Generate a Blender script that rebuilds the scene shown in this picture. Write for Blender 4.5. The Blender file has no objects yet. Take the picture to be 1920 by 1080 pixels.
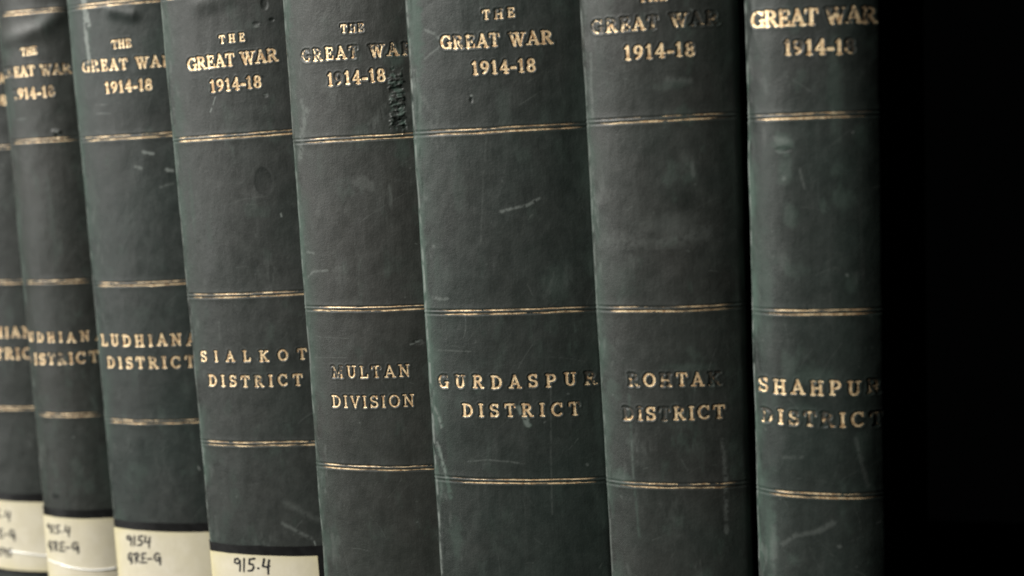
import bpy, math
import numpy as np
from mathutils import Matrix, Vector

S = bpy.context.scene
C = S.collection
MM = 0.001
OX, OY, OZ = 185.0, -430.0, 198.0          # puts the shelf top at z = 0 and the row round the origin

# ------------------------------------------------------------------ camera
PSI, PIT, ROLL, FPX = 17.347, 6.572, -2.760, 2943.4
cd = bpy.data.cameras.new('camera')
cam = bpy.data.objects.new('camera', cd)
C.objects.link(cam)
S.camera = cam
cd.sensor_width = 36.0
cd.lens = FPX / 1920 * 36.0
cd.clip_start, cd.clip_end = 0.01, 50.0
_p, _t, _r = math.radians(PSI), math.radians(PIT), math.radians(ROLL)
_right = Vector((math.cos(_p), math.sin(_p), 0))
_fwd = Vector((-math.sin(_p) * math.cos(_t), math.cos(_p) * math.cos(_t), -math.sin(_t)))
_up = _right.cross(_fwd)
_right, _up = _right * math.cos(_r) + _up * math.sin(_r), _up * math.cos(_r) - _right * math.sin(_r)
_m = Matrix((_right, _up, -_fwd)).transposed().to_4x4()
_m.translation = Vector((OX, OY, OZ)) * MM
cam.matrix_world = _m
cd.dof.use_dof = True
cd.dof.focus_distance = 0.464
cd.dof.aperture_fstop = 9.0

# ------------------------------------------------------------------ world, lamps, exposure
W = bpy.data.worlds.new('World')
S.world = W
W.use_nodes = True
W.node_tree.nodes['Background'].inputs[0].default_value = (0.9, 1.0, 0.97, 1)
W.node_tree.nodes['Background'].inputs[1].default_value = 0.0006


def lamp(name, loc, target, size, size_y, power, col):
    ld = bpy.data.lights.new(name, 'AREA')
    ld.shape = 'RECTANGLE'
    ld.size, ld.size_y = size, size_y
    ld.energy = power
    ld.color = col
    o = bpy.data.objects.new(name, ld)
    C.objects.link(o)
    o.location = loc
    o.rotation_euler = (Vector(target) - Vector(loc)).to_track_quat('-Z', 'Y').to_euler()
    return o


lamp('ceiling_lamp', (-1.85, -1.60, 1.60), (-0.05, 0.0, 0.16), 1.4, 0.8, 158.0, (1.0, 0.98, 0.925))
lamp('side_lamp', (-1.25, -0.70, 0.25), (-0.05, 0.0, 0.16), 0.5, 0.7, 7.0, (1.0, 1.0, 0.96))

S.view_settings.view_transform = 'Standard'
S.view_settings.look = 'None'
S.view_settings.exposure = 0.0
S.view_settings.gamma = 1.0
S.view_settings.use_curve_mapping = False


# ------------------------------------------------------------------ numpy noise and distance helpers
def sstep(a, b, x):
    t = np.clip((x - a) / (b - a), 0, 1)
    return t * t * (3 - 2 * t)


def vnoise(u, v, su, sv, seed):
    """smooth value noise in 0..1; su, sv = feature size in mm"""
    rs = np.random.RandomState(seed)
    N = 256
    tab = rs.rand(N, N)
    x, y = u / su + 1000.5, v / sv + 1000.5
    xi, yi = np.floor(x).astype(int), np.floor(y).astype(int)
    fx, fy = x - xi, y - yi
    fx, fy = fx * fx * (3 - 2 * fx), fy * fy * (3 - 2 * fy)
    a, b = tab[xi % N, yi % N], tab[(xi + 1) % N, yi % N]
    c, d = tab[xi % N, (yi + 1) % N], tab[(xi + 1) % N, (yi + 1) % N]
    return (a * (1 - fx) + b * fx) * (1 - fy) + (c * (1 - fx) + d * fx) * fy


def fbm(u, v, su, sv, seed, oct=4):
    s, a, t = 0, 1.0, 0
    for k in range(oct):
        s = s + a * vnoise(u, v, su / 2 ** k, sv / 2 ** k, seed + 17 * k)
        t += a
        a *= .55
    return s / t


def capsule(u, v, x0, y0, x1, y1, r0, r1):
    dx, dy = x1 - x0, y1 - y0
    L = dx * dx + dy * dy + 1e-12
    t = np.clip(((u - x0) * dx + (v - y0) * dy) / L, 0, 1)
    return np.hypot(u - x0 - t * dx, v - y0 - t * dy) - (r0 + (r1 - r0) * t)


# ------------------------------------------------------------------ lettering: strokes in a unit em
K, NN = 'k', 'n'
LN = lambda x0, y0, x1, y1, k=K: ('L', x0, y0, x1, y1, k)
AR = lambda cx, cy, rx, ry, a0, a1: ('A', cx, cy, rx, ry, a0, a1)
SF = lambda x, y: ('S', x, y)
GLYPH = {
    'T': (.80, [LN(.4, .05, .4, .95), LN(.05, .95, .75, .95, NN), LN(.05, .95, .03, .74, NN), LN(.75, .95, .77, .74, NN), SF(.4, .04)]),
    'H': (.92, [LN(.2, .05, .2, .95), LN(.72, .05, .72, .95), LN(.2, .5, .72, .5, NN), SF(.2, .04), SF(.2, .96), SF(.72, .04), SF(.72, .96)]),
    'E': (.76, [LN(.2, .05, .2, .95), LN(.08, .95, .66, .95, NN), LN(.2, .51, .52, .51, NN), LN(.08, .05, .68, .05, NN), LN(.66, .95, .67, .76, NN), LN(.68, .05, .71, .27, NN), LN(.52, .61, .52, .41, NN)]),
    'G': (.88, [AR(.46, .5, .38, .46, 42, 318), LN(.76, .08, .76, .42), SF(.76, .43), LN(.76, .74, .77, .95, NN)]),
    'R': (.90, [LN(.2, .05, .2, .95), LN(.08, .95, .42, .95, NN), LN(.2, .5, .42, .5, NN), AR(.42, .725, .25, .225, -90, 90), LN(.44, .5, .74, .06), SF(.2, .04), LN(.70, .04, .88, .05, NN)]),
    'A': (.88, [LN(.12, .05, .43, .96, NN), LN(.43, .96, .76, .05), LN(.23, .34, .64, .34, NN), SF(.12, .04), SF(.76, .04)]),
    'W': (1.20, [LN(.12, .95, .37, .06), LN(.37, .06, .60, .90, NN), LN(.55, .95, .82, .06), LN(.82, .06, 1.08, .95, NN), SF(.12, .96), SF(.55, .96), SF(1.08, .96)]),
    'U': (.88, [LN(.19, .95, .19, .34), AR(.44, .34, .25, .29, 180, 360), LN(.69, .34, .69, .95, NN), SF(.19, .96), SF(.69, .96)]),
    'D': (.90, [LN(.2, .05, .2, .95), LN(.08, .95, .38, .95, NN), LN(.08, .05, .38, .05, NN), AR(.38, .5, .42, .45, -90, 90)]),
    'I': (.40, [LN(.2, .05, .2, .95), SF(.2, .04), SF(.2, .96)]),
    'N': (.94, [LN(.18, .05, .18, .95, NN), LN(.18, .95, .74, .06), LN(.74, .05, .74, .95, NN), SF(.18, .04), SF(.14, .96), SF(.74, .96)]),
    'L': (.76, [LN(.2, .05, .2, .95), LN(.08, .05, .68, .05, NN), LN(.68, .05, .71, .28, NN), SF(.2, .96)]),
    'S': (.72, [AR(.36, .735, .25, .215, 30, 262), AR(.36, .275, .27, .225, 82, -150), LN(.62, .76, .63, .95, NN), LN(.09, .27, .08, .05, NN)]),
    'C': (.86, [AR(.46, .5, .38, .46, 45, 315), LN(.76, .72, .77, .95, NN)]),
    'O': (.94, [AR(.47, .5, .39, .46, 0, 360)]),
    'K': (.92, [LN(.2, .05, .2, .95), LN(.22, .42, .72, .93, NN), LN(.38, .56, .74, .06), SF(.2, .04), SF(.2, .96), SF(.74, .96), SF(.78, .04)]),
    'M': (1.10, [LN(.16, .05, .18, .95, NN), LN(.18, .95, .54, .1), LN(.54, .1, .88, .95, NN), LN(.90, .05, .90, .95), SF(.16, .04), SF(.12, .96), SF(.92, .04), SF(.92, .96)]),
    'V': (.86, [LN(.12, .95, .43, .05), LN(.43, .05, .74, .95, NN), SF(.12, .96), SF(.74, .96)]),
    'P': (.82, [LN(.2, .05, .2, .95), LN(.08, .95, .42, .95, NN), LN(.2, .45, .42, .45, NN), AR(.42, .70, .27, .25, -90, 90), SF(.2, .04)]),
    '1': (.52, [LN(.28, .05, .28, .95), LN(.1, .82, .28, .95, NN), SF(.28, .04)]),
    '9': (.70, [AR(.34, .69, .23, .26, 0, 360), AR(.10, .66, .47, .60, 0, -76)]),
    '4': (.76, [LN(.5, .05, .5, .95), LN(.5, .95, .08, .32, NN), LN(.08, .31, .70, .31, NN), SF(.5, .04)]),
    '8': (.68, [AR(.34, .73, .19, .22, 0, 360), AR(.34, .27, .23, .23, 0, 360)]),
    '-': (.36, [LN(.04, .36, .32, .36)]),
    ' ': (.48, []),
}


def glyph_strokes(ch, thick, thin, serif):
    out = []
    for p in GLYPH[ch][1]:
        if p[0] == 'L':
            r = thick if p[5] == K else thin
            out.append((p[1], p[2], p[3], p[4], r, r))
        elif p[0] == 'S':
            if serif > 0:
                out.append((p[1] - serif, p[2], p[1] + serif, p[2], thin * .9, thin * .9))
        else:
            _, cx, cy, rx, ry, a0, a1 = p
            n = max(6, int(abs(a1 - a0) / 14))
            aa = np.radians(np.linspace(a0, a1, n + 1))
            rr = thin + (thick - thin) * np.abs(np.cos(aa)) ** 1.3
            for i in range(n):
                out.append((cx + rx * math.cos(aa[i]), cy + ry * math.sin(aa[i]), cx + rx * math.cos(aa[i + 1]),
                            cy + ry * math.sin(aa[i + 1]), rr[i], rr[i + 1]))
    return out


class Line:
    """one line of stamped text on a spine, in spine millimetres"""

    def __init__(s, part, text, uL, vL, uR, vR, h, style, worn=None, base_wear=.22):
        s.part, s.text, s.h = part, text, h
        thick, thin, serif = style
        adv = [GLYPH[c][0] * h for c in text]
        gaps = len(text) - 1
        natural = sum(adv) - .12 * h
        width = uR - uL
        track = (width - natural) / max(gaps, 1)
        squeeze = 1.0
        if track < 0.0:
            squeeze = width / natural
            track = 0
        slope = (vR - vL) / width
        s.strokes = []                         # (x0,y0,x1,y1,r0,r1, letter wear)
        x = uL - .06 * h
        rs = np.random.RandomState(abs(hash((part, len(text), int(uL * 10)))) % 9999 if False else int(abs(uL * 131 + vL * 17 + h * 7)) % 9999)
        for i, ch in enumerate(text):
            w = (worn or {}).get(i, base_wear)
            dy, tilt = rs.normal(0, .018) * h, rs.normal(0, .012)
            for (a, b, c, d, r0, r1) in glyph_strokes(ch, thick, thin, serif):
                X0, X1 = x + (a * squeeze - tilt * b) * h, x + (c * squeeze - tilt * d) * h
                s.strokes.append((X0, vL + slope * (X0 - uL) + b * h + dy, X1, vL + slope * (X1 - uL) + d * h + dy, r0 * h, r1 * h, w))
            x += adv[i] * squeeze + track
        a = np.array([q[:4] for q in s.strokes])
        s.box = (a[:, [0, 2]].min() - .9, a[:, [0, 2]].max() + .9, a[:, [1, 3]].min() - .9, a[:, [1, 3]].max() + .9)

    def sdf(s, u, v):
        d = np.full(u.shape, 9.0)
        w = np.full(u.shape, .3)
        for q in s.strokes:
            e = capsule(u, v, *q[:6])
            m = e < d
            d = np.where(m, e, d)
            w = np.where(m, q[6], w)
        return d, w


# ------------------------------------------------------------------ materials
def nodes(name):
    m = bpy.data.materials.new(name)
    m.use_nodes = True
    nt = m.node_tree
    return m, nt, nt.nodes['Principled BSDF']


def N(nt, t, **kw):
    n = nt.nodes.new(t)
    for k, v in kw.items():
        setattr(n, k, v)
    return n


def mixc(nt, fac, a, b, blend='MIX'):
    n = N(nt, 'ShaderNodeMix', data_type='RGBA', blend_type=blend)
    for i, v in ((0, fac), (6, a), (7, b)):
        if hasattr(v, 'is_output'):
            nt.links.new(v, n.inputs[i])
        elif i == 0:
            n.inputs[0].default_value = v
        else:
            n.inputs[i].default_value = (*v, 1)
    return n.outputs[2]


def mth(nt, op, a, b=0.0, c=0.0):
    n = N(nt, 'ShaderNodeMath', operation=op)
    for i, v in enumerate((a, b, c)):
        if hasattr(v, 'is_output'):
            nt.links.new(v, n.inputs[i])
        else:
            n.inputs[i].default_value = v
    return n.outputs[0]


def noise(nt, vec, scale, detail=4, rough=.55):
    n = N(nt, 'ShaderNodeTexNoise')
    n.inputs['Scale'].default_value = scale
    n.inputs['Detail'].default_value = detail
    n.inputs['Roughness'].default_value = rough
    nt.links.new(vec, n.inputs['Vector'])
    return n.outputs[0]


def ramp(nt, x, a, b):
    n = N(nt, 'ShaderNodeMapRange', interpolation_type='SMOOTHSTEP')
    nt.links.new(x, n.inputs[0])
    n.inputs[1].default_value, n.inputs[2].default_value = a, b
    return n.outputs[0]


def mapped(nt, scale, offset):
    tc = N(nt, 'ShaderNodeTexCoord')
    mp = N(nt, 'ShaderNodeMapping')
    mp.inputs['Scale'].default_value = scale
    mp.inputs['Location'].default_value = offset
    nt.links.new(tc.outputs['Object'], mp.inputs[0])
    return mp.outputs[0]


def leather(name, grey, green, greenness, seed, rough=.47):
    """dark green skiver; marks attribute: R green rub, G pale scuff, B dark stain"""
    m, nt, p = nodes(name)
    L = nt.links.new
    off = (seed * .37, seed * .11, seed * .53)
    v = mapped(nt, (1, 1, 1), off)
    vs = mapped(nt, (1, 1, .10), off)
    vh = mapped(nt, (.25, 1, 1), off)
    big = ramp(nt, noise(nt, v, 38, 5), .34 - greenness * .5 + .05, 1.12 - greenness * .5)
    grey, green = tuple(c * .52 for c in grey), tuple(c * .52 for c in green)
    col = mixc(nt, big, grey, green)
    mott = noise(nt, v, 240, 6, .65)
    col = mixc(nt, ramp(nt, mott, .35, .72), col, mixc(nt, 1.0, col, (1.28, 1.28, 1.27), 'MULTIPLY'))
    streak = ramp(nt, noise(nt, vs, 260, 5, .6), .52, .78)
    col = mixc(nt, mth(nt, 'MULTIPLY', streak, .40), col, (.030, .034, .031))
    hz = ramp(nt, noise(nt, vh, 420, 4, .6), .60, .78)
    col = mixc(nt, mth(nt, 'MULTIPLY', hz, .22), col, (.036, .041, .038))
    bloom = ramp(nt, noise(nt, v, 75, 6, .62), .56, .80)
    col = mixc(nt, mth(nt, 'MULTIPLY', bloom, .30), col, (.031, .034, .031))
    grain = noise(nt, v, 2600, 3, .6)
    col = mixc(nt, mth(nt, 'MULTIPLY', ramp(nt, grain, .45, .75), .35), col, mixc(nt, 1.0, col, (1.7, 1.7, 1.7), 'MULTIPLY'))
    at = N(nt, 'ShaderNodeAttribute', attribute_name='marks')
    sp = N(nt, 'ShaderNodeSeparateColor')
    L(at.outputs['Color'], sp.inputs[0])
    col = mixc(nt, sp.outputs[2], col, (.004, .006, .005))
    col = mixc(nt, sp.outputs[0], col, (.043, .069, .055))
    col = mixc(nt, sp.outputs[1], col, (.19, .21, .195))
    L(col, p.inputs['Base Color'])
    r = mth(nt, 'MULTIPLY_ADD', mott, .24, rough - .12)
    r = mth(nt, 'MULTIPLY_ADD', sp.outputs[0], .2, r)
    L(r, p.inputs['Roughness'])
    L(mth(nt, 'MULTIPLY_ADD', sp.outputs[2], -.24, .36), p.inputs['Specular IOR Level'])
    fine = mth(nt, 'ADD', mth(nt, 'MULTIPLY', noise(nt, v, 1500, 4, .6), .6), mth(nt, 'MULTIPLY', noise(nt, vs, 700, 3, .6), .5))
    b = N(nt, 'ShaderNodeBump')
    b.inputs['Strength'].default_value = .7
    b.inputs['Distance'].default_value = .00013
    L(fine, b.inputs['Height'])
    L(b.outputs[0], p.inputs['Normal'])
    return m


def plain(name, col, rough, metal=0.0, var=.25, scale=300, coat=0.0, bump=0.0, spec=.5, vscale=(1, 1, 1)):
    m, nt, p = nodes(name)
    v = mapped(nt, vscale, (0, 0, 0))
    n = noise(nt, v, scale, 5, .6)
    dark = tuple(c * (1 - var) for c in col)
    lite = tuple(min(1, c * (1 + var)) for c in col)
    nt.links.new(mixc(nt, ramp(nt, n, .3, .7), dark, lite), p.inputs['Base Color'])
    p.inputs['Roughness'].default_value = rough
    p.inputs['Metallic'].default_value = metal
    p.inputs['Coat Weight'].default_value = coat
    p.inputs['Coat Roughness'].default_value = .22
    p.inputs['Specular IOR Level'].default_value = spec
    if bump:
        b = N(nt, 'ShaderNodeBump')
        b.inputs['Strength'].default_value = .5
        b.inputs['Distance'].default_value = bump
        nt.links.new(n, b.inputs['Height'])
        nt.links.new(b.outputs[0], p.inputs['Normal'])
    return m


def gold_mat():
    m, nt, p = nodes('gold_leaf')
    v = mapped(nt, (1, 1, 1), (0, 0, 0))
    n = noise(nt, v, 900, 5, .65)
    col = mixc(nt, ramp(nt, n, .33, .62), (.44, .26, .12), (.98, .76, .46))
    n2 = noise(nt, v, 150, 3, .6)
    col = mixc(nt, mth(nt, 'MULTIPLY', ramp(nt, n2, .5, .75), .5), col, (.46, .28, .15))
    at = N(nt, 'ShaderNodeAttribute', attribute_name='marks')
    sp = N(nt, 'ShaderNodeSeparateColor')
    nt.links.new(at.outputs['Color'], sp.inputs[0])
    col = mixc(nt, sp.outputs[0], col, (.040, .036, .028))
    nt.links.new(col, p.inputs['Base Color'])
    nt.links.new(mth(nt, 'MULTIPLY_ADD', sp.outputs[0], -.40, .45), p.inputs['Metallic'])
    p.inputs['Roughness'].default_value = .42
    b = N(nt, 'ShaderNodeBump')
    b.inputs['Strength'].default_value = .5
    b.inputs['Distance'].default_value = .00012
    nt.links.new(noise(nt, v, 1300, 4, .6), b.inputs['Height'])
    nt.links.new(b.outputs[0], p.inputs['Normal'])
    return m


def label_mat():
    m, nt, p = nodes('aged_paper')
    v = mapped(nt, (1, 1, 1), (0, 0, 0))
    n = noise(nt, v, 160, 6, .6)
    col = mixc(nt, ramp(nt, n, .3, .75), (.52, .475, .365), (.585, .54, .44))
    at = N(nt, 'ShaderNodeAttribute', attribute_name='marks')
    sp = N(nt, 'ShaderNodeSeparateColor')
    nt.links.new(at.outputs['Color'], sp.inputs[0])
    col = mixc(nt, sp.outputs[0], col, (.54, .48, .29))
    col = mixc(nt, sp.outputs[1], col, (.46, .41, .30))
    nt.links.new(col, p.inputs['Base Color'])
    p.inputs['Roughness'].default_value = .55
    p.inputs['Coat Weight'].default_value = .2
    p.inputs['Coat Roughness'].default_value = .18
    return m


GOLD = gold_mat()
PAPER = label_mat()
TAPE = plain('black_tape', (.010, .010, .010), .28, var=.3, coat=.3)
INK = plain('black_ink', (.012, .012, .014), .5, var=.2)
CLOTH = plain('green_cloth', (.016, .022, .019), .75, var=.35, scale=900, bump=.0002, spec=.2)
PAGES = plain('page_edges', (.42, .36, .25), .85, var=.3, scale=900, vscale=(3, .05, .05), spec=.2)
WOOD = plain('black_shelf', (.006, .006, .006), .7, var=.3, scale=60, spec=.12)
GLINT = plain('glint_white', (.86, .86, .84), .18, var=.05, coat=.5)  # near-white colour of the tube that stands in for the tape glint


# ------------------------------------------------------------------ mesh helpers
def mesh_obj(name, verts, faces, mat, parent=None, smooth=True, marks=None):
    me = bpy.data.meshes.new(name)
    verts = np.asarray(verts, np.float32)
    faces = np.asarray(faces, np.int32)
    me.vertices.add(len(verts))
    me.vertices.foreach_set('co', verts.ravel())
    k = faces.shape[1]
    me.loops.add(faces.size)
    me.loops.foreach_set('vertex_index', faces.ravel())
    me.polygons.add(len(faces))
    me.polygons.foreach_set('loop_start', np.arange(len(faces), dtype=np.int32) * k)
    me.polygons.foreach_set('use_smooth', np.full(len(faces), smooth, dtype=bool))
    if marks is not None:
        a = me.color_attributes.new('marks', 'FLOAT_COLOR', 'POINT')
        a.data.foreach_set('color', np.asarray(marks, np.float32).ravel())
    me.update(calc_edges=True)
    me.validate()
    me.materials.append(mat)
    o = bpy.data.objects.new(name, me)
    C.objects.link(o)
    if parent:
        o.parent = parent
    return o


def box(name, x0, x1, y0, y1, z0, z1, mat, parent=None, bev=.6):
    import bmesh
    bm = bmesh.new()
    bmesh.ops.create_cube(bm, size=1)
    for v in bm.verts:
        v.co = Vector(((x0 + x1) / 2 + v.co.x * (x1 - x0), (y0 + y1) / 2 + v.co.y * (y1 - y0), (z0 + z1) / 2 + v.co.z * (z1 - z0))) * MM
    bmesh.ops.bevel(bm, geom=bm.edges[:], offset=bev * MM, segments=2, affect='EDGES')
    me = bpy.data.meshes.new(name)
    bm.to_mesh(me)
    bm.free()
    me.materials.append(mat)
    o = bpy.data.objects.new(name, me)
    C.objects.link(o)
    if parent:
        o.parent = parent
    return o


def grid_faces(nr, nc):
    i = np.arange(nr - 1)[:, None] * nc + np.arange(nc - 1)[None, :]
    return np.stack([i, i + 1, i + nc + 1, i + nc], -1).reshape(-1, 4)


# ------------------------------------------------------------------ a book
SAG, EXPO, RC = 4.37, 2.15, 3.2
RULES = (96.6, 51.07, 0.0, -48.93)


class Spine:
    def __init__(s, Wd, seed, SAG=SAG, EXPO=EXPO):
        s.W = Wd
        h = Wd / 2
        # front, as far as the round joint
        e = h - 2.0
        f = np.linspace(-e, e, int(round(2 * e / .25)) + 1)
        y = -SAG * (1 - np.abs(f / h) ** EXPO)
        sl = math.atan(SAG * EXPO / h * (e / h) ** (EXPO - 1))
        aa = np.linspace(sl, math.pi / 2, 9)[1:]
        cx, cy = e - RC * math.sin(sl), y[-1] + RC * math.cos(sl)
        kx, ky = cx + RC * np.sin(aa), cy - RC * np.cos(aa)
        bx = np.full(4, kx[-1])
        by = ky[-1] + np.array([1.5, 3.5, 6, 9.0])
        X = np.concatenate([f, kx, bx])
        Y = np.concatenate([y, ky, by])
        d = np.hypot(np.diff(X), np.diff(Y))
        i0 = len(f) - 1
        t = np.concatenate([f, e + np.cumsum(d[i0:])])
        tl = -t[i0 + 1:][::-1]
        s.t = np.concatenate([tl, t])
        s.X = np.concatenate([-X[i0 + 1:][::-1], X])
        s.Y = np.concatenate([Y[i0 + 1:][::-1], Y])
        tx, ty = np.gradient(s.X, s.t), np.gradient(s.Y, s.t)
        n = np.hypot(tx, ty)
        s.nx, s.ny = ty / n, -tx / n                     # outward normal
        s.seed = seed
        s.edge = e

    def pos(s, t, v, lift):
        """3-D point(s) in book millimetres"""
        return np.stack([np.interp(t, s.t, s.X) + np.interp(t, s.t, s.nx) * lift,
                         np.interp(t, s.t, s.Y) + np.interp(t, s.t, s.ny) * lift, v], -1)


def rule_sdf(v, vr):
    a = np.abs(v - vr - .54) - .22
    b = np.abs(v - vr + .54) - .27
    return np.minimum(a, b)


def blob(T, V, u, v, ru, rv, seed, rag=.5, rot=0.0):
    c, s_ = math.cos(rot), math.sin(rot)
    du, dv = (T - u) * c + (V - v) * s_, -(T - u) * s_ + (V - v) * c
    q = np.hypot(du / ru, dv / rv) + rag * (fbm(T, V, 1.6, 1.6, seed) - .5) * 2
    return 1 - sstep(.30, 1.25, q)


def polyline(T, V, pts, r):
    d = np.full(T.shape, 9.0)
    for a, b in zip(pts[:-1], pts[1:]):
        d = np.minimum(d, capsule(T, V, a[0], a[1], b[0], b[1], r, r))
    return d


def build_book(cfg):
    Wd, seed = cfg['W'], cfg['seed']
    X, Y, Z, lean, yaw = cfg['pose']
    sp = Spine(Wd, seed, *cfg.get('round', (SAG, EXPO)))
    h = Wd / 2
    ln = math.radians(lean)
    # foot: the lowest corner stands on the shelf at z = 0
    vb = (-(Z + OZ) + h * abs(math.sin(ln))) / math.cos(ln)
    vt = 145.0
    root = bpy.data.objects.new('leather_book', None)
    C.objects.link(root)
    root.empty_display_size = .03
    ex, ez = -vb * math.sin(ln), vb * math.cos(ln)        # foot centre relative to the middle rule
    yw = math.radians(yaw)
    root.location = Vector((X + OX + ex * math.cos(yw), Y + OY + ex * math.sin(yw), Z + OZ + ez)) * MM
    root.rotation_euler = (0, -ln, yw)
    root['label'], root['category'], root['group'] = cfg['label'], 'book', 'green leather books in a row'

    def P(t, v, lift):
        q = sp.pos(t, v, lift)
        q[..., 0] *= 1 + cfg.get('taper', 0) * q[..., 2]
        q[..., 2] -= vb
        return q * MM

    # ---- spine sheet with stamped rules, stamped letters, wear
    lo, hi = cfg['fine']
    v = np.concatenate([np.arange(vb + .3, lo, 1.6), np.arange(lo, hi, .25), np.arange(hi, vt, 1.6), [vt]])
    T, V = np.meshgrid(sp.t, v)
    lift = (fbm(T, V, 14, 22, seed + 1, 3) - .5) * .55 + (fbm(T, V, 3.2, 4.5, seed + 2, 3) - .5) * .13
    edge_l = sp.edge + T                                   # distance from the left joint
    edge_r = sp.edge - T
    rag = (fbm(T, V, 1.4, 6.0, seed + 3, 5) - .5)
    lift += np.exp(-(edge_l / 1.0) ** 2) * rag * .55
    for vr in RULES:
        d = rule_sdf(V, vr + (fbm(T, V * 0, 12, 9, seed + int(vr)) - .5) * .35)
        lift -= .15 * (1 - sstep(-.10, .24, d))
        lift += .13 * np.exp(-((V - vr) / 1.6) ** 2)
    lines = cfg['lines']
    for L in lines:
        b = L.box
        r = (v > b[2]) & (v < b[3])
        c = (sp.t > b[0]) & (sp.t < b[1])
        if not r.any():
            continue
        ix = np.ix_(r, c)
        d, _ = L.sdf(T[ix], V[ix])
        lift[ix] -= .18 * (1 - sstep(-.05, .24, d)) - .06 * np.exp(-((d - .42) / .25) ** 2)
    # marks
    R = np.zeros_like(T)
    G = np.zeros_like(T)
    B = np.zeros_like(T)
    n1, n2 = fbm(T, V, 3.5, 9, seed + 11, 5), fbm(T, V, 1.2, 3, seed + 12, 4)
    n3 = fbm(T, V, 6, 30, seed + 13, 3)
    wl, wr = cfg.get('wear', (.6, .25))
    R += wl * sstep(.38, .72, n1 * .6 + n3 * .5) * np.exp(-np.maximum(edge_l, 0) / 2.3)
    R += wr * sstep(.42, .75, n1 * .6 + n3 * .5) * np.exp(-np.maximum(edge_r, 0) / 2.6)
    R += cfg.get('rub', .25) * sstep(.60, .82, fbm(T, V, 5, 8, seed + 14, 5)) * .8
    G += .75 * wl * sstep(.30, .65, n2) * np.exp(-((edge_l + 1.3) / .5) ** 2)
    G += .22 * sstep(.64, .80, fbm(T, V, 2.2, 7, seed + 15, 5)) * np.exp(-np.maximum(edge_l, 0) / 5)
    rs = np.random.RandomState(seed + 99)

    def local(u0, u1, v0, v1):
        r = np.where((v > v0) & (v < v1))[0]
        c = np.where((sp.t > u0) & (sp.t < u1))[0]
        return (slice(r[0], r[-1] + 1), slice(c[0], c[-1] + 1)) if len(r) and len(c) else None

    def stroke(pts, r, amt, chan, soft=.18, depth=0.0):
        a = np.array(pts)
        w = local(a[:, 0].min() - 2, a[:, 0].max() + 2, a[:, 1].min() - 2, a[:, 1].max() + 2)
        if w is None:
            return
        t_, v_ = T[w], V[w]
        d = polyline(t_, v_, pts, r) + (fbm(t_, v_, .8, .8, seed + 21, 2) - .5) * r * 1.2
        k = amt * (1 - sstep(-soft, soft, d)) * sstep(.18, .50, fbm(t_, v_, 1.0, 1.0, seed + 22, 3))
        chan[w] = np.maximum(chan[w], k)
        if depth:
            lift[w] -= depth * (1 - sstep(-soft, soft, d))

    for _ in range(cfg.get('scratches', 46)):
        u0, v0 = rs.uniform(-h + 1, h - 1), rs.uniform(lo, hi)
        an, ll = rs.normal(1.2, .9), rs.gamma(2, 3.0)
        k = rs.normal(0, .25)
        pts = [(u0 + q * ll * math.cos(an + k * q), v0 + q * ll * math.sin(an + k * q)) for q in np.linspace(0, 1, 5)]
        stroke(pts, rs.uniform(.02, .09), rs.uniform(.05, .24), G, .16)
    for _ in range(cfg.get('specks', 26)):
        u0, v0 = rs.uniform(-h + 1, h - 1), rs.uniform(lo, hi)
        stroke([(u0, v0), (u0 + rs.normal(0, .3), v0 + rs.normal(0, .3))], rs.uniform(.08, .28), rs.uniform(.08, .30), G if rs.rand() < .6 else B, .15)
    for _ in range(9):                                     # soft hand-rubbed patches
        u0, v0 = rs.uniform(-h + 2, h - 4), rs.uniform(lo, hi)
        ru, rv = rs.uniform(1.5, 5), rs.uniform(2, 9)
        w = local(u0 - 2 * ru, u0 + 2 * ru, v0 - 2 * rv, v0 + 2 * rv)
        if w:
            k = blob(T[w], V[w], u0, v0, ru, rv, seed + 31 + _, .55, rs.normal(0, .3)) * sstep(.35, .7, fbm(T[w], V[w], .8, 2.2, seed + 40, 4))
            ch = G if rs.rand() < .55 else R
            ch[w] = np.maximum(ch[w], k * rs.uniform(.05, .13) * (1 if ch is G else 2.2))
    mu, mv = cfg['mo']
    for mk in cfg.get('marks', ()):
        kind = mk[0]
        if isinstance(mk[1], list):
            mk = (kind, [(a + mu, b + mv) for a, b in mk[1]], *mk[2:])
        elif kind == 'torn':
            mk = (kind, mk[1] + mu, mk[2] + mu, mk[3] + mv, mk[4] + mv)
        else:
            mk = (kind, mk[1] + mu, mk[2] + mv, *mk[3:])
        if kind in 'GRB' and isinstance(mk[1], list):
            stroke(mk[1], mk[2], mk[3], {'G': G, 'R': R, 'B': B}[kind], mk[4] if len(mk) > 4 else .18, mk[5] if len(mk) > 5 else 0)
        elif kind in 'GRB':
            _, u0, v0, ru, rv, amt = mk[:6]
            w = local(u0 - 2 * ru, u0 + 2 * ru, v0 - 2 * rv, v0 + 2 * rv)
            if w:
                k = blob(T[w], V[w], u0, v0, ru, rv, seed + int(abs(u0 * 7 + v0)), mk[6] if len(mk) > 6 else .5, mk[7] if len(mk) > 7 else 0)
                ch = {'G': G, 'R': R, 'B': B}[kind]
                ch[w] = np.maximum(ch[w], amt * k)
        elif kind == 'dent':
            _, u0, v0, ru, rv, dep = mk
            w = local(u0 - 2 * ru, u0 + 2 * ru, v0 - 2 * rv, v0 + 2 * rv)
            if w:
                lift[w] -= .34 * dep * (1 - sstep(.5, 1.15, np.hypot((T[w] - u0) / ru, (V[w] - v0) / rv)))
        elif kind == 'spot':                               # a dried drop with a sharp rim
            _, u0, v0, ru, rv, amt = mk
            w = local(u0 - 2 * ru, u0 + 2 * ru, v0 - 2 * rv, v0 + 2 * rv)
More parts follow.
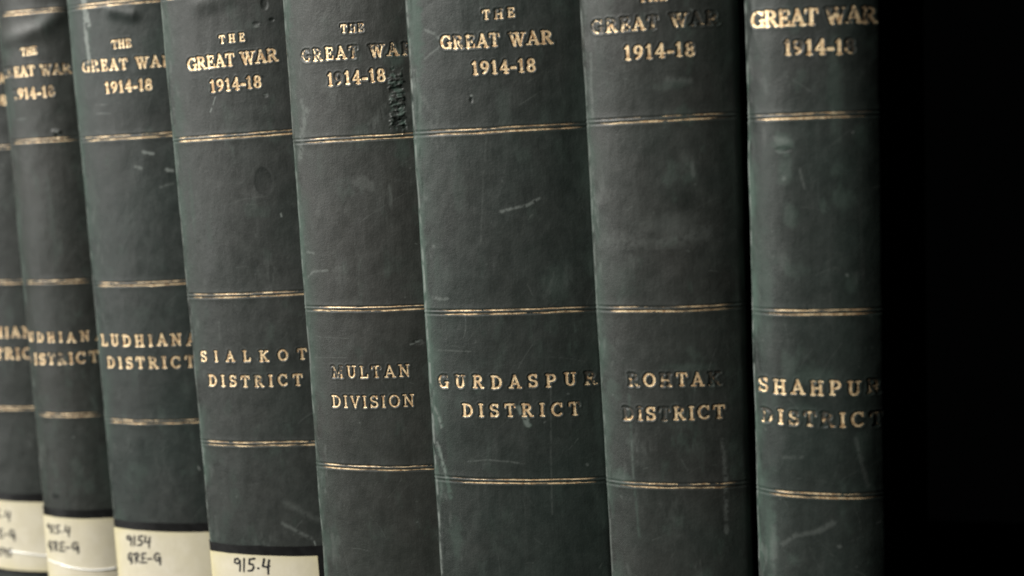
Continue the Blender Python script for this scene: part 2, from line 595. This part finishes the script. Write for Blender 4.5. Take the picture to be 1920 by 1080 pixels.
            if w:
                q = np.hypot((T[w] - u0) / ru, (V[w] - v0) / rv) + (fbm(T[w], V[w], 3, 3, seed + 66, 2) - .5) * .15
                B[w] = np.maximum(B[w], amt * (1 - sstep(.88, 1.02, q)) * (.75 + .5 * sstep(.6, .95, q)))
                G[w] = np.maximum(G[w], .05 * np.exp(-((q - 1.08) / .07) ** 2) * sstep(-.2, 1.2, (T[w] - u0) / ru))
                lift[w] -= .05 * (1 - sstep(.7, 1.05, q))
        elif kind == 'bulge':
            _, pts, r, hh = mk
            a = np.array(pts)
            w = local(a[:, 0].min() - 3 * r, a[:, 0].max() + 3 * r, a[:, 1].min() - 3 * r, a[:, 1].max() + 3 * r)
            if w:
                lift[w] += hh * np.exp(-(np.maximum(polyline(T[w], V[w], pts, 0), 0) / r) ** 2)
        elif kind == 'torn':
            _, u0, u1, v0, v1 = mk
            w = local(u0 - 1, u1 + 1, v0 - 1, v1 + 1)
            if w:
                t_, v_ = T[w], V[w]
                um, uh = (u0 + u1) / 2, (u1 - u0) / 2
                q = np.maximum(np.abs(t_ - um) / uh, np.abs(v_ - (v0 + v1) / 2) / ((v1 - v0) / 2)) + (fbm(t_, v_, 1.1, .8, seed + 61, 3) - .5) * .7
                k = 1 - sstep(.75, 1.0, q)
                rough = fbm(t_, v_, 3.0, 1.15, seed + 62, 4) + .5 * np.abs(fbm(t_, v_, 1.4, .6, seed + 63, 3) - .5) - .5
                lift[w] += k * (rough * 1.5 - .05)
                R[w] = np.maximum(R[w], k * .75 * sstep(.42, .62, fbm(t_, v_, 1.5, .8, seed + 64, 3)))
                B[w] = np.maximum(B[w], k * .12 * sstep(.4, .6, fbm(t_, v_, 1.2, .7, seed + 65, 3)))
    pts3 = P(T, V, lift)
    pts3[0] += np.array([0, 5, 0]) * MM                    # leather turned in at head and tail
    pts3[-1] += np.array([0, 5, 0]) * MM
    cl = lambda a: np.clip(a, 0, 1).ravel()
    mk = np.stack([cl(R), cl(G), cl(B), np.ones(T.size)], -1)
    mesh_obj('spine', pts3.reshape(-1, 3), grid_faces(len(v), len(sp.t)), cfg['mat'], root, True, mk)

    def surf_lift(t, vv):
        """the lift of the finished sheet at (t, v)"""
        i = np.clip(np.searchsorted(sp.t, t) - 1, 0, len(sp.t) - 2)
        j = np.clip(np.searchsorted(v, vv) - 1, 0, len(v) - 2)
        a = np.clip((t - sp.t[i]) / (sp.t[i + 1] - sp.t[i]), 0, 1)
        b = np.clip((vv - v[j]) / (v[j + 1] - v[j]), 0, 1)
        return (lift[j, i] * (1 - a) + lift[j, i + 1] * a) * (1 - b) + (lift[j + 1, i] * (1 - a) + lift[j + 1, i + 1] * a) * b

    def foil(name, sdf, bx, res, mat, parent, up, follow=True, worn=None):
        """a thin skin of gold or ink wherever sdf < 0, lying on the spine"""
        gu = np.arange(bx[0], bx[1] + res, res)
        gv = np.arange(bx[2], bx[3] + res, res)
        U, VV = np.meshgrid(gu, gv)
        D = sdf(U, VV)
        ins = D < 0
        cell = ins[:-1, :-1] | ins[1:, :-1] | ins[:-1, 1:] | ins[1:, 1:]
        if not cell.any():
            return None
        gy, gx = np.gradient(D, res)
        g2 = np.maximum(gx * gx + gy * gy, .3)
        out = np.where(D > 0, D, 0)
        Us = U - np.clip(out * gx / g2, -.9 * res, .9 * res)
        Vs = VV - np.clip(out * gy / g2, -.9 * res, .9 * res)
        f = grid_faces(*U.shape)[cell.ravel()]
        used, inv = np.unique(f, return_inverse=True)
        uu, vv = Us.ravel()[used], Vs.ravel()[used]
        q = P(uu, vv, (surf_lift(uu, vv) if follow else 0) + up)
        mk = None
        if worn:
            k = np.clip(worn(uu, vv), 0, 1)
            mk = np.stack([k, 0 * k, 0 * k, 0 * k + 1], -1)
        return mesh_obj(name, q, inv.reshape(-1, 4), mat, parent, True, mk)

    # ---- gilt rules
    for i, vr in enumerate(RULES):
        if not (lo - 3 < vr < hi + 3):
            continue
        fadeL = cfg.get('rulefade', {}).get(i, 2.2)

        def sdf(u, vv, vr=vr, fadeL=fadeL):
            d = rule_sdf(vv, vr + (fbm(u, vv * 0, 12, 9, seed + int(vr)) - .5) * .35) + .03
            wn = fbm(u, vv, 5.0, .45, seed + 71 + i, 5)
            wear = .40 * sstep(.50, .80, wn) + .5 * sstep(fadeL, fadeL * .3, u + sp.edge) + .35 * sstep(3.0, .5, sp.edge - u)
            return d + wear * .55

        def worn(u, vv, vr=vr, fadeL=fadeL, i=i):
            up = (vv > vr)
            k = .75 * sstep(.44, .70, fbm(u, vv, 4.5, .35, seed + 301 + i, 5)) + .12 * up + .16  # rubbed gold, plus upper line painted darker to leave a lower highlight
            return k + .8 * sstep(fadeL * 1.8, fadeL * .4, u + sp.edge) + .7 * sstep(6.0, 1.5, sp.edge - u)
        foil('gilt_rule', sdf, (-sp.edge, sp.edge, vr - 1.3, vr + 1.3), .12, GOLD, root, .035, worn=worn)
    # ---- gold lettering
    for L in lines:
        def sdf(u, vv, L=L):
            d, w = L.sdf(u, vv)
            n = fbm(u, vv, .9, .9, seed + 81, 4)
            n = n + .25 * (fbm(u, vv, 3, 3, seed + 82, 3) - .5)
            return d + .03 + 2.5 * np.maximum(0, n - (1.10 - w * .66)) + .06 * (n - .5)

        def worn(u, vv, L=L):
            _, w = L.sdf(u, vv)
            vb0 = (L.box[2] + L.box[3]) / 2
            up = np.clip((vv - vb0) / L.h, -.5, .5)                # upper halves darkened to paint in shade from the stamp's upper edge
            n = fbm(u, vv, .8, .8, seed + 311, 4) + .35 * (fbm(u, vv, 3, 3, seed + 312, 3) - .5) + .22 * up
            return 1.0 * sstep(.80 - w * .70, 1.06 - w * .70, n)
        foil(L.part, sdf, L.box, .085, GOLD, root, .035, worn=worn)
    # ---- shelf-mark label on black tape
    if cfg.get('tagged', True):
        tt = sp.t[(sp.t > -sp.edge - 6) & (sp.t < sp.edge + 6)]
        dz = cfg.get('tag_dz', 0)
        tl_ = cfg.get('label_box', (0, 0, -85.3))[2] + 2.9 + dz
        tv = np.arange(tl_ - 32, tl_ + .01, .5)
        U, VV = np.meshgrid(tt, tv)
        VV = VV + (VV > tl_ - 2) * (fbm(U, VV * 0, 6, 5, seed + 91) - .5) * .8
        mesh_obj('tape_band', P(U, VV, .34 + 0 * U).reshape(-1, 3), grid_faces(*U.shape), TAPE, root)
        l0, l1, top = cfg.get('label_box', (-sp.edge - 1.0, 16.7, -85.3))
        l1 = min(l1, sp.edge + 1.5)
        tt = np.arange(l0, l1 + .01, .4)
        top += dz
        tv = np.linspace(top - cfg.get('label_h', 25.5), top, 61)
        U, VV = np.meshgrid(tt, tv)
        VV = VV - .012 * (U - l0) + (fbm(U, VV, 5, 4, seed + 92) - .5) * .25
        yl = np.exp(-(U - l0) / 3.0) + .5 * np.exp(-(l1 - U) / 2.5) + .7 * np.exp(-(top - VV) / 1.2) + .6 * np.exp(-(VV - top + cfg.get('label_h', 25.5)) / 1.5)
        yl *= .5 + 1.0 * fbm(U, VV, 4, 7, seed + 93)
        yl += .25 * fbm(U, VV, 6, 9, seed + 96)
        st = .30 * np.exp(-((U - (l1 - 6)) / 1.6) ** 2) * fbm(U, VV, 2, 9, seed + 94) + .26 * sstep(.54, .76, fbm(U, VV, 1.4, 4, seed + 95)) + .10 * sstep(.5, .8, fbm(U, VV, 5, 5, seed + 99))  # first term paints the shadow band of a tape edge; the rest stains
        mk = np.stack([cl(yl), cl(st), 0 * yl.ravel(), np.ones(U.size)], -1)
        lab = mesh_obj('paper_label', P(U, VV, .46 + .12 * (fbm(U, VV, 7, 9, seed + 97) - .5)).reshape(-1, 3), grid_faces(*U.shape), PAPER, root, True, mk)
        for txt, u0, v0, hh, wdt, slope in cfg.get('hand', ()):
            st_ = hand_strokes(txt, u0, v0, hh, wdt, slope)
            a = np.array([q[:4] for q in st_])
            bx = (a[:, [0, 2]].min() - .4, min(a[:, [0, 2]].max() + .4, sp.edge), a[:, [1, 3]].min() - .4, a[:, [1, 3]].max() + .4)

            def sdf(u, vv, st_=st_):
                d = np.full(u.shape, 9.0)
                for q in st_:
                    d = np.minimum(d, capsule(u, vv, *q))
                return d + .10 * (fbm(u, vv, .6, .6, seed + 98, 3) - .5)
            foil('handwriting', sdf, bx, .10, INK, lab, .56, follow=False)
    # ---- boards and leaves behind the spine
    b0, bd = 4.5, 192.0
    x = h * (1 - abs(cfg.get('taper', 0)) * 140) - 1.3
    box('cover_board', -x, -x + 3.0, b0, b0 + bd, .0, vt - vb, CLOTH, root)
    box('cover_board', x - 3.0, x, b0, b0 + bd, .0, vt - vb, CLOTH, root)
    box('page_block', -x + 3.05, x - 3.05, b0 - 2.5, b0 + bd - 5, 4.0, vt - vb - 5, PAGES, root, .3)
    return root, sp, P


HAND = {
    '9': (.62, [[(.52, .72), (.36, .95), (.14, .88), (.10, .66), (.28, .56), (.48, .68), (.52, .80), (.50, .45), (.44, .02)]]),
    '1': (.36, [[(.22, .95), (.12, .02)]]),
    '5': (.66, [[(.62, .98), (.26, .92), (.20, .58), (.44, .56), (.52, .34), (.38, .10), (.08, .06)]]),
    '.': (.42, [[(.16, .26), (.20, .28)]]),
    '4': (.62, [[(.22, .95), (.08, .42), (.34, .36), (.56, .44)], [(.56, .86), (.46, .40), (.42, -.16)]]),
    'G': (.72, [[(.60, .80), (.40, .96), (.16, .76), (.12, .40), (.28, .22), (.46, .34), (.50, .56), (.30, .54)], [(.48, .46), (.50, .10), (.34, -.06)]]),
    'R': (.70, [[(.16, .04), (.20, .92)], [(.06, .86), (.40, .98), (.54, .78), (.40, .56), (.20, .50), (.60, .06)]]),
    'E': (.62, [[(.56, .94), (.18, .92), (.14, .06), (.58, .10)], [(.16, .50), (.46, .52)]]),
    '-': (.62, [[(.10, .42), (.48, .44)]]),
    'Q': (.80, [[(.64, .86), (.40, .96), (.16, .74), (.14, .40), (.34, .22), (.58, .34), (.66, .56), (.40, .54)], [(.66, .58), (.66, .16), (.60, -.12)]]),
    ' ': (.4, []),
}


def hand_strokes(txt, u0, v0, hh, wdt, slope):
    nat = sum(HAND[c][0] for c in txt)
    k = wdt / nat
    out, x = [], 0
    for c in txt:
        w, pl = HAND[c]
        for p in pl:
            for a, b in zip(p[:-1], p[1:]):
                X0, X1 = u0 + (x + a[0]) * k, u0 + (x + b[0]) * k
                out.append((X0, v0 + a[1] * hh + slope * (X0 - u0), X1, v0 + b[1] * hh + slope * (X1 - u0), .35, .31))
        x += w
    return out


TITLE = (.120, .066, .16)      # bold old-style capitals (half thicknesses and serif half length, in letter heights)
SMALL = (.115, .075, .15)
NAME = (.105, .074, .14)
LIGHT = (.082, .060, .12)
DATE = (.115, .068, .15)


def std_lines(the, gw, dt, name, nm, dist, ds, style=NAME, w=None):
    """three title lines, then name and second name line; each (uL, vL, uR, vR, h)"""
    w = w or {}
    out = []
    if the:
        out.append(Line('title_lettering', 'THE', *the, SMALL, w.get('the')))
    out.append(Line('title_lettering', 'GREAT WAR', *gw, TITLE, w.get('gw')))
    out.append(Line('date_lettering', '1914-18', *dt, DATE, w.get('dt')))
    out.append(Line('name_lettering', name, *nm, style, w.get('nm')))
    out.append(Line('name_lettering', dist, *ds, style, w.get('ds')))
    return out


GREYC, GREENC = (.034, .038, .034), (.027, .035, .030)
BROWNC = (.036, .038, .033)
F1, F2, F3 = (-109, 103), (-100, 98), (-82, 92)

BOOKS = [
    dict(key='lud0', label_h=27.5, mo=(0, -0.8), W=41.1, pose=(-362.8, 514.7, -56.9, 0.27, 0.09), seed=108, fine=F1,
         mat=leather('leather_slate', GREYC, GREENC, .35, 8), wear=(.5, .3),
         label='dark green leather book cut off by the left edge, farthest of the row',
         lines=std_lines((-4.0, 81.8, 2.8, 81.8, 2.7), (-17.0, 74.9, 12.4, 74.8, 3.7), (-9.4, 66.8, 8.4, 66.8, 3.7),
                         'LUDHIANA', (-18.8, -21.5, 15.0, -21.2, 3.9), 'DISTRICT', (-17.2, -29.4, 13.8, -29.6, 4.1)),
         hand=(('915.4', -18.0, -92.9, 3.7, 13.0, 0), ('GRE-Q', -18.0, -100.6, 3.9, 14.5, 0), ('9595', -15.5, -107.8, 3.2, 9.5, 0))),
    dict(key='lud1', mo=(0, -0.9), W=33.2, pose=(-326.2, 494.1, -54.9, 0.57, 0.41), seed=217, fine=F1,
         mat=leather('leather_moss', BROWNC, GREENC, .35, 17), wear=(.55, .3),
         label='narrow dark green book with creased title panel and faded LUDHIANA DISTRICT lettering',
         lines=std_lines((-5.0, 81.5, 1.4, 81.7, 2.6), (-16.0, 74.3, 13.1, 74.2, 3.5), (-10.6, 66.1, 6.7, 66.5, 3.7),
                         'LUDHIANA', (-19.4, -22.0, 16.2, -21.8, 3.5), 'DISTRICT', (-17.2, -30.5, 13.6, -29.7, 4.0),
                         w=dict(gw={0: .85, 1: .75, 6: .55, 7: .5, 8: .62}, dt={0: .95, 6: .6}, nm={0: .8}, ds={0: .85, 3: .68, 4: .68})),
         label_box=(-17.6, 16.0, -87.2),
         hand=(('915.4', -13.8, -93.7, 3.4, 11.6, 0), ('GRE-Q', -14.2, -100.6, 3.8, 15.3, .04)),
         marks=[('bulge', [(-13, 88.5), (-4, 89.5), (3.6, 91.0), (12, 96.5)], 3.2, .75), ('G', 6.3, 54.6, 1.0, .6, .55), ('B', 6.4, 53.2, .9, 1.0, .95),
                ('dent', 6.4, 53.3, .9, 1.0, .5), ('bulge', [(5.4, 54.8), (7.4, 54.6)], .6, .5), ('B', -8, -78.5, 3, 1.2, .7), ('R', -12, 66, 1.6, 9, .4), ('G', -8, 60, 3, .5, .2)]),
    dict(key='lud2', mo=(0.7, -0.8), W=47.1, pose=(-284.2, 485.0, -54.9, 0.81, 0.43), seed=326, fine=F1,
         mat=leather('leather_bottle', (.033, .038, .035), (.023, .036, .031), .5, 26), wear=(.7, .3),
         label='green book with pale drip down its title panel and bright LUDHIANA DISTRICT lettering',
         lines=std_lines((-4.3, 81.4, 2.9, 81.6, 2.8), (-17.7, 74.3, 16.8, 74.1, 3.7), (-8.6, 66.4, 9.2, 66.6, 3.8),
                         'LUDHIANA', (-20.8, -22.0, 17.2, -22.0, 4.0), 'DISTRICT', (-18.8, -29.9, 15.8, -29.8, 4.0),
                         w=dict(gw={0: .62, 1: .48, 8: .5}, ds={0: .45})),
         rulefade={0: 5, 1: 2, 2: 2.5, 3: 2.5},
         label_box=(-22.9, 17.4, -88.2),
         hand=(('9154', -17.0, -94.3, 3.7, 11.0, .05), ('GRE-Q', -17.2, -100.8, 3.9, 15.0, .06)),
         marks=[('G', [(-15.6, 103), (-14.8, 95), (-14.4, 91.5)], 1.2, .85, .4), ('G', [(-15.4, 92), (-15.6, 86), (-15.0, 79)], .7, .85, .35),
                ('R', [(-15.4, 103), (-14.8, 90), (-15.4, 78)], 1.4, .5, .8), ('G', [(3.6, 46.3), (7.2, 45.5)], .5, .7, .25), ('G', [(.0, 41.6), (2.4, 40.6)], .45, .5, .3),
                ('G', [(11.4, 39.8), (13.4, 39.3)], .5, .7, .25), ('G', [(9, 34), (13, 35)], .4, .28, .3), ('bulge', [(-4, 95), (4, 93)], 2.2, .7),
                ('G', [(-14, 63.5), (-9, 63.3)], .2, .3), ('G', [(-14, 60.5), (-8, 60.2)], .2, .3), ('G', [(13.6, -64.5), (13.9, -65.4)], .3, .8, .2), ('R', -20, 70, 2.5, 22, .35), ('R', -19, 30, 1.5, 22, .3)]),
    dict(key='sialkot', mo=(-1, -0.5), W=51.3, pose=(-230.3, 458.6, -56.0, 1.30, -0.04), seed=435, fine=F2,
         mat=leather('leather_grey_green', (.037, .041, .037), (.027, .037, .032), .30, 35), wear=(.75, .3),
         label='grey green book lettered SIALKOT DISTRICT with a dark oval spot on its spine',
         lines=std_lines((-2.8, 80.5, 5.7, 80.7, 2.5), (-15.5, 72.9, 15.9, 73.6, 3.9), (-7.6, 65.4, 9.9, 65.8, 3.8),
                         'SIALKOT', (-21.3, -21.7, 17.0, -21.6, 3.5), 'DISTRICT', (-18.8, -29.9, 14.9, -30.0, 3.7),
                         w=dict(gw={0: .45}, ds={3: .5, 4: .55})),
         label_box=(-25.0, 15.4, -85.9),
         hand=(('915.4', -15.0, -92.0, 4.6, 14.0, .03), ('GRE-Q', -15.0, -100.2, 4.4, 17.5, .02)),
         marks=[('spot', 9.0, 36.6, 3.2, 4.7, .36), ('G', [(-5.2, 64.2), (-6.4, 61.8)], .22, .8, .15), ('G', [(-6.9, 60.9), (-7.6, 59.7)], .22, .8, .15),
                ('B', 14.2, 92.4, 1.4, 2.2, .35, .9), ('dent', 14.4, 92.0, 1.2, 2.0, .6), ('dent', 11.2, 86.2, 1.3, .6, .45), ('G', 11.3, 85.2, 1.2, .4, .5), ('dent', 16.3, 87.0, .9, .6, .5), ('B', 16.3, 87.0, 1.0, .6, .8),
                ('B', 11.8, 69.6, .7, .6, .8), ('dent', 12.2, 63.6, .9, .7, .4), ('G', 12.2, 63.9, .8, .3, .4), ('G', [(13.9, 26.0), (14.0, 25.0)], .22, .8, .15),
                ('G', [(5.5, -75), (10, -77.5), (14.5, -80)], .5, .28, .7), ('G', [(7, -68), (13, -71.5), (17.5, -74)], .8, .14, 1.2), ('G', [(15.6, -81.2), (15.9, -82.4)], .25, .7, .15),
                ('R', -22, 84, 2.5, 14, .6), ('R', -20, 60, 2.5, 12, .45), ('R', -18, 30, 1.2, 14, .35), ('G', [(-11.5, -8), (-11.8, -14)], .3, .16, .4), ('bulge', [(-8, 94), (2, 95)], 3, .5)]),
    dict(key='multan', mo=(-0.9, -0.6), tag_dz=-5, W=46.4, pose=(-181.3, 438.3, -58.1, 0.58, -0.72), seed=544, fine=F2,
         mat=leather('leather_brown_green', (.038, .040, .035), (.028, .036, .030), .22, 44), wear=(.75, .3),
         label='book lettered MULTAN DIVISION with a torn rough patch beside its date',
         lines=std_lines((-2.3, 82.2, 4.7, 82.2, 2.4), (-16.4, 74.7, 18.7, 74.5, 3.6), (-7.9, 67.0, 10.2, 67.3, 3.8),
                         'MULTAN', (-13.5, -21.2, 11.8, -20.9, 3.7), 'DIVISION', (-14.5, -30.5, 12.5, -30.0, 3.7), style=LIGHT,
                         w=dict(the={0: .45, 1: .78, 2: .6}, gw={0: .8, 1: .45, 4: .62, 6: .55, 7: .4, 8: .85}, dt={1: .84, 5: .45}, nm={0: .68, 3: .5})),
         rulefade={0: 3, 1: 6.5, 2: 3, 3: 2.5},
         marks=[('torn', 11.8, 16.6, 52.8, 72.0), ('R', 14.5, 74.5, 3.2, 3.5, .45), ('R', 15, 48, 2.6, 5, .3), ('B', 14.4, 55, 2.6, 4, .45),
                ('G', [(-15.4, 61), (-17.6, 54), (-19, 47)], .9, .26, .7), ('G', [(-17.2, 64), (-16.2, 60.5)], .5, .24, .5), ('R', -20.4, 93, 2.6, 16, .75), ('R', -19.8, 66, 1.8, 18, .45),
                ('G', [(-19, 18), (-16.5, 17.6)], .3, .3, .3), ('G', [(-20, 10), (-17, 12), (-12, 12.3)], .3, .3, .3), ('R', -19.6, -52, 2.2, 6, .5), ('G', [(-18, -8), (-6, -8.4)], .1, .2), ('G', [(-19, -14.6), (-6, -14.3)], .1, .18),
                ('G', [(13.6, -10.5), (14.6, -10.2)], .25, .5), ('G', [(15.2, -9.8), (17, -9.6)], .3, .5), ('dent', 16, -10, 1.6, .8, .4), ('G', 3, 38, 6, 2.2, .12, .8, -.3), ('G', 10.5, 34, .7, 3.5, .18, .6)]),
    dict(key='gurdaspur', mo=(-0.6, -0.5), tag_dz=-5, W=52.8, pose=(-132.6, 422.6, -57.2, 0.47, 1.95), seed=653, fine=F3,
         mat=leather('leather_deep_green', (.029, .034, .030), (.021, .032, .027), .5, 53), wear=(1.0, .25), rub=.2,
         label='widest book of the row, deep green, lettered GURDASPUR DISTRICT',
         lines=std_lines((-2.1, 81.5, 6.7, 81.7, 2.6), (-15.0, 74.2, 16.7, 73.8, 3.6), (-6.0, 66.6, 11.6, 66.5, 3.6),
                         'GURDASPUR', (-22.5, -22.1, 23.8, -21.5, 3.7), 'DISTRICT', (-15.2, -30.2, 18.9, -30.0, 3.7),
                         w=dict(the={1: .62}, gw={1: .6, 2: .5}, nm={0: .62, 1: .48, 8: .68}, ds={7: .55})),
         rulefade={0: 3, 1: 4.5, 2: 4, 3: 6},
         marks=[('R', -22.4, 84, 2.8, 20, .85), ('R', -23, 62, 1.6, 8, .6), ('G', [(-19.2, 80.5), (-16.4, 79.2), (-14.6, 77.5)], .35, .35, .3), ('G', [(-20, 72.5), (-17, 74.4), (-15.2, 75.3)], .25, .3, .3),
                ('B', [(-21, 86), (-16, 89), (-12, 91.5)], .5, .5, .6), ('dent', -6.3, 60.2, .5, .8, .6), ('G', -6.2, 61.4, .5, .4, .6), ('B', -6.2, 59.6, .5, .5, .4),
                ('G', [(.6, 28.8), (4, 29.6), (8, 30.2), (11.5, 32)], .35, .40, .3), ('G', [(-22, 4.6), (-19, 4.2), (-17.4, 4.5)], .45, .3, .3), ('G', -20.9, 19.4, .8, .8, .3),
                ('R', [(-23.8, -26), (-22.2, -30.5), (-21.4, -33)], .6, .8, .4), ('G', [(-24.0, -27), (-22.4, -31), (-21.8, -33.5)], .35, .4, .3), ('R', [(-23.4, -40), (-22, -45), (-21, -49), (-20.4, -54)], .7, .8, .4),
                ('G', [(-23.6, -38), (-22.2, -44), (-21.4, -48)], .4, .38, .3), ('G', [(2.6, -27.2), (3.8, -29.2), (4.8, -32.0)], .7, .32, .3), ('R', [(2.6, -27.2), (3.8, -29.2), (4.8, -32.0)], .9, .6, .3),
                ('G', [(-14, -43), (-8, -42.2), (-2, -42.6), (3, -43.2)], .2, .22, .25), ('G', [(12, -20), (11, -40), (10.4, -58)], .15, .16, .3), ('R', 15, 8, 5, 6, .22), ('G', [(-21.5, -10.6), (-11, -10.8)], .12, .25),
                ('B', -9, 64, 8, 3, .2), ('G', [(-2.5, 50), (-4.2, 38), (-6, 20)], .15, .12, .4), ('R', -19.4, -66, 2.4, 7, .35)]),
    dict(key='rohtak', taper=.00042, round=(5.4, 2.5), mo=(0, -0.5), tag_dz=-5, W=41.9, pose=(-86.1, 418.8, -56.1, 0.23, 2.01), seed=762, fine=F3,
         mat=leather('leather_ash_green', (.036, .038, .034), (.026, .036, .031), .34, 62), wear=(.6, .35), rub=.3,
         label='book lettered ROHTAK DISTRICT with patchy worn gilding and a dark smudge at mid spine',
         lines=std_lines((-3.7, 82.1, 3.3, 82.1, 2.7), (-16.7, 74.6, 16.0, 75.1, 3.5), (-8.2, 67.1, 9.8, 67.2, 3.7),
                         'ROHTAK', (-11.5, -21.3, 13.7, -21.2, 3.6), 'DISTRICT', (-13.5, -30.9, 14.5, -30.4, 3.7),
                         w=dict(gw={0: .72, 1: .60, 2: .68, 3: .35, 4: .76, 6: .72, 7: .90, 8: .93}, dt={6: .5, 4: .5},
                                nm={0: .93, 2: .82, 5: .97}, ds={0: .80, 1: .6, 3: .93, 4: .5})),
         rulefade={0: 3, 1: 4.5, 2: 4, 3: 6},
         marks=[('B', 6.0, 29.4, 5.2, 3.4, .38, .45), ('R', -13, 8, 6, 8, .16), ('G', [(-16, 20), (-6, 18.5), (4, 19.4), (11, 21)], 1.6, .13, 2.6), ('G', 2, 23, 9, 4, .09, .6), ('G', [(-17.6, 70), (-18.2, 62), (-18.2, 53)], .3, .24, .4),
                ('R', [(-11.6, -23), (-11.4, -45), (-10.6, -63)], .3, .45, .5), ('G', [(-11.5, -36), (-11.4, -48)], .2, .2, .3), ('G', [(14, -36), (14.5, -50), (14.2, -58)], .5, .24, .5), ('G', 14.2, -61, .7, 2, .28), ('G', [(3, 62), (9, 61)], .5, .16, .8),
                ('R', -17, -22, 3, 4, .4), ('R', -16, -47, 4, 3, .5), ('R', -19, 0, 1.8, 36, .25), ('R', 6, -15.5, 8, 1.2, .25), ('G', 8.5, 38, .8, 3, .2), ('R', 4, 60.4, 5, 1.4, .22)]),
    dict(key='shahpur', taper=.00012, round=(6.6, 2.9), mo=(0, -0.6), tag_dz=-5, W=36.6, pose=(-45.9, 417.4, -57.0, -0.47, -0.84), seed=871, fine=F3,
         mat=leather('leather_sea_green', (.029, .033, .030), (.020, .032, .027), .45, 71), wear=(1.0, .25), rub=.35,
         label='rightmost book of the row, lettered SHAHPUR DISTRICT with a peeled pale green patch',
         lines=std_lines((-4.4, 82.4, 4.0, 82.3, 2.8), (-15.2, 74.3, 16.1, 74.1, 4.1), (-6.5, 66.8, 10.9, 66.4, 3.8),
                         'SHAHPUR', (-15.5, -21.8, 16.1, -21.9, 3.8), 'DISTRICT', (-15.0, -30.0, 16.4, -30.5, 3.8),
                         w=dict(gw={6: .55, 7: .5, 8: .55}, dt={0: .5, 1: .55, 5: .5, 6: .86}, nm={6: .80, 0: .45, 3: .5}, ds={0: .80, 2: .70, 3: .62, 4: .80, 7: .84})),
         rulefade={0: 3, 1: 2, 2: 4.5, 3: 5},
         marks=[('R', -7.4, 44.5, 3.4, 3.2, 0.54, .7), ('G', -7.4, 45.5, 2.6, 1.3, .20, .9), ('R', -7.2, 38, 2.2, 5, 0.36), ('G', -7.3, 35.8, .7, .8, .25), ('dent', -7.2, 43.2, 2.4, .8, .35), ('B', -7.2, 43.0, 2.6, .7, .5, .8),
                ('R', 6, 58, 2.2, 14, 0.25), ('R', -13, 6, 2.4, 16, 0.36), ('R', -6, 26, 2.4, 4, 0.32), ('R', -1, -16, 7, 3, 0.32), ('R', -4, -26, 5, 3, 0.22), ('G', [(-3.2, 38), (-2, 33)], .3, .2, .3),
                ('R', -13.5, -60, 2.4, 14, 0.58), ('G', -12.4, -64, 1.4, 7, .18), ('R', -14.2, -48, 1.8, 7, 0.43), ('G', [(-10, -62.5), (-6, -59.5), (0, -58), (4, -55.5)], .6, .15, .5), ('G', [(10, -33), (11.5, -40), (13, -46)], .5, .14, .5),
                ('R', 9.5, 8, 2.5, 3, 0.22), ('G', 8.4, 10.4, .5, .5, .35), ('G', 5.5, -62, .8, .6, .2), ('R', 12.5, 46, 2.2, 5, 0.29), ('R', 12, -34, 2.5, 5, 0.25), ('G', [(-9, -38.5), (-4, -38)], .4, .12, .4)]),
]

# ------------------------------------------------------------------ the shelf the row stands on
sh = box('shelf', -340, 260, -30, 300, -24, 0, WOOD, None, 1.5)
sh['kind'] = 'structure'

made = {}
for cfg in BOOKS:
    made[cfg['key']] = build_book(cfg)

# ------------------------------------------------------------------ pale tube added for the highlight on clear tape over two labels
bpy.context.view_layer.update()
pts = []
for key, path in (('lud0', [(-6.2, -105.4), (-1, -105.7), (4, -106.2), (8.5, -106.8), (12.0, -107.0)]),
                  ('lud1', [(-15.2, -104.2), (-10, -104.8), (-4, -105.8), (2, -106.6), (8, -106.9), (13.5, -106.4)])):
    root, sp, P = made[key]
    a = np.array(path)
    q = P(a[:, 0], a[:, 1], np.full(len(a), .85))
    pts += [root.matrix_world @ Vector(p) for p in q]
pts = np.array(pts)
k = np.concatenate([[0], np.cumsum(np.linalg.norm(np.diff(pts, axis=0), axis=1))])
f = np.linspace(0, k[-1], 90)
cen = np.stack([np.interp(f, k, pts[:, i]) for i in range(3)], -1)
for _ in range(14):
    cen[1:-1] = .5 * cen[1:-1] + .25 * (cen[:-2] + cen[2:])
tg = np.gradient(cen, axis=0)
tg /= np.linalg.norm(tg, axis=1)[:, None]
na = np.cross(tg, np.array([0, 0, 1.0]))
na /= np.linalg.norm(na, axis=1)[:, None]
nb = np.cross(tg, na)
ang = np.linspace(0, 2 * math.pi, 11)
rad = .00024
ring = cen[:, None] + rad * (na[:, None] * np.cos(ang)[None, :, None] + nb[:, None] * np.sin(ang)[None, :, None])
so = mesh_obj('tape_glint', ring.reshape(-1, 3), grid_faces(90, 11), GLINT)
so['label'] = 'thin pale tube added for the glint on clear tape across the two leftmost paper labels'
so['category'] = 'strand'
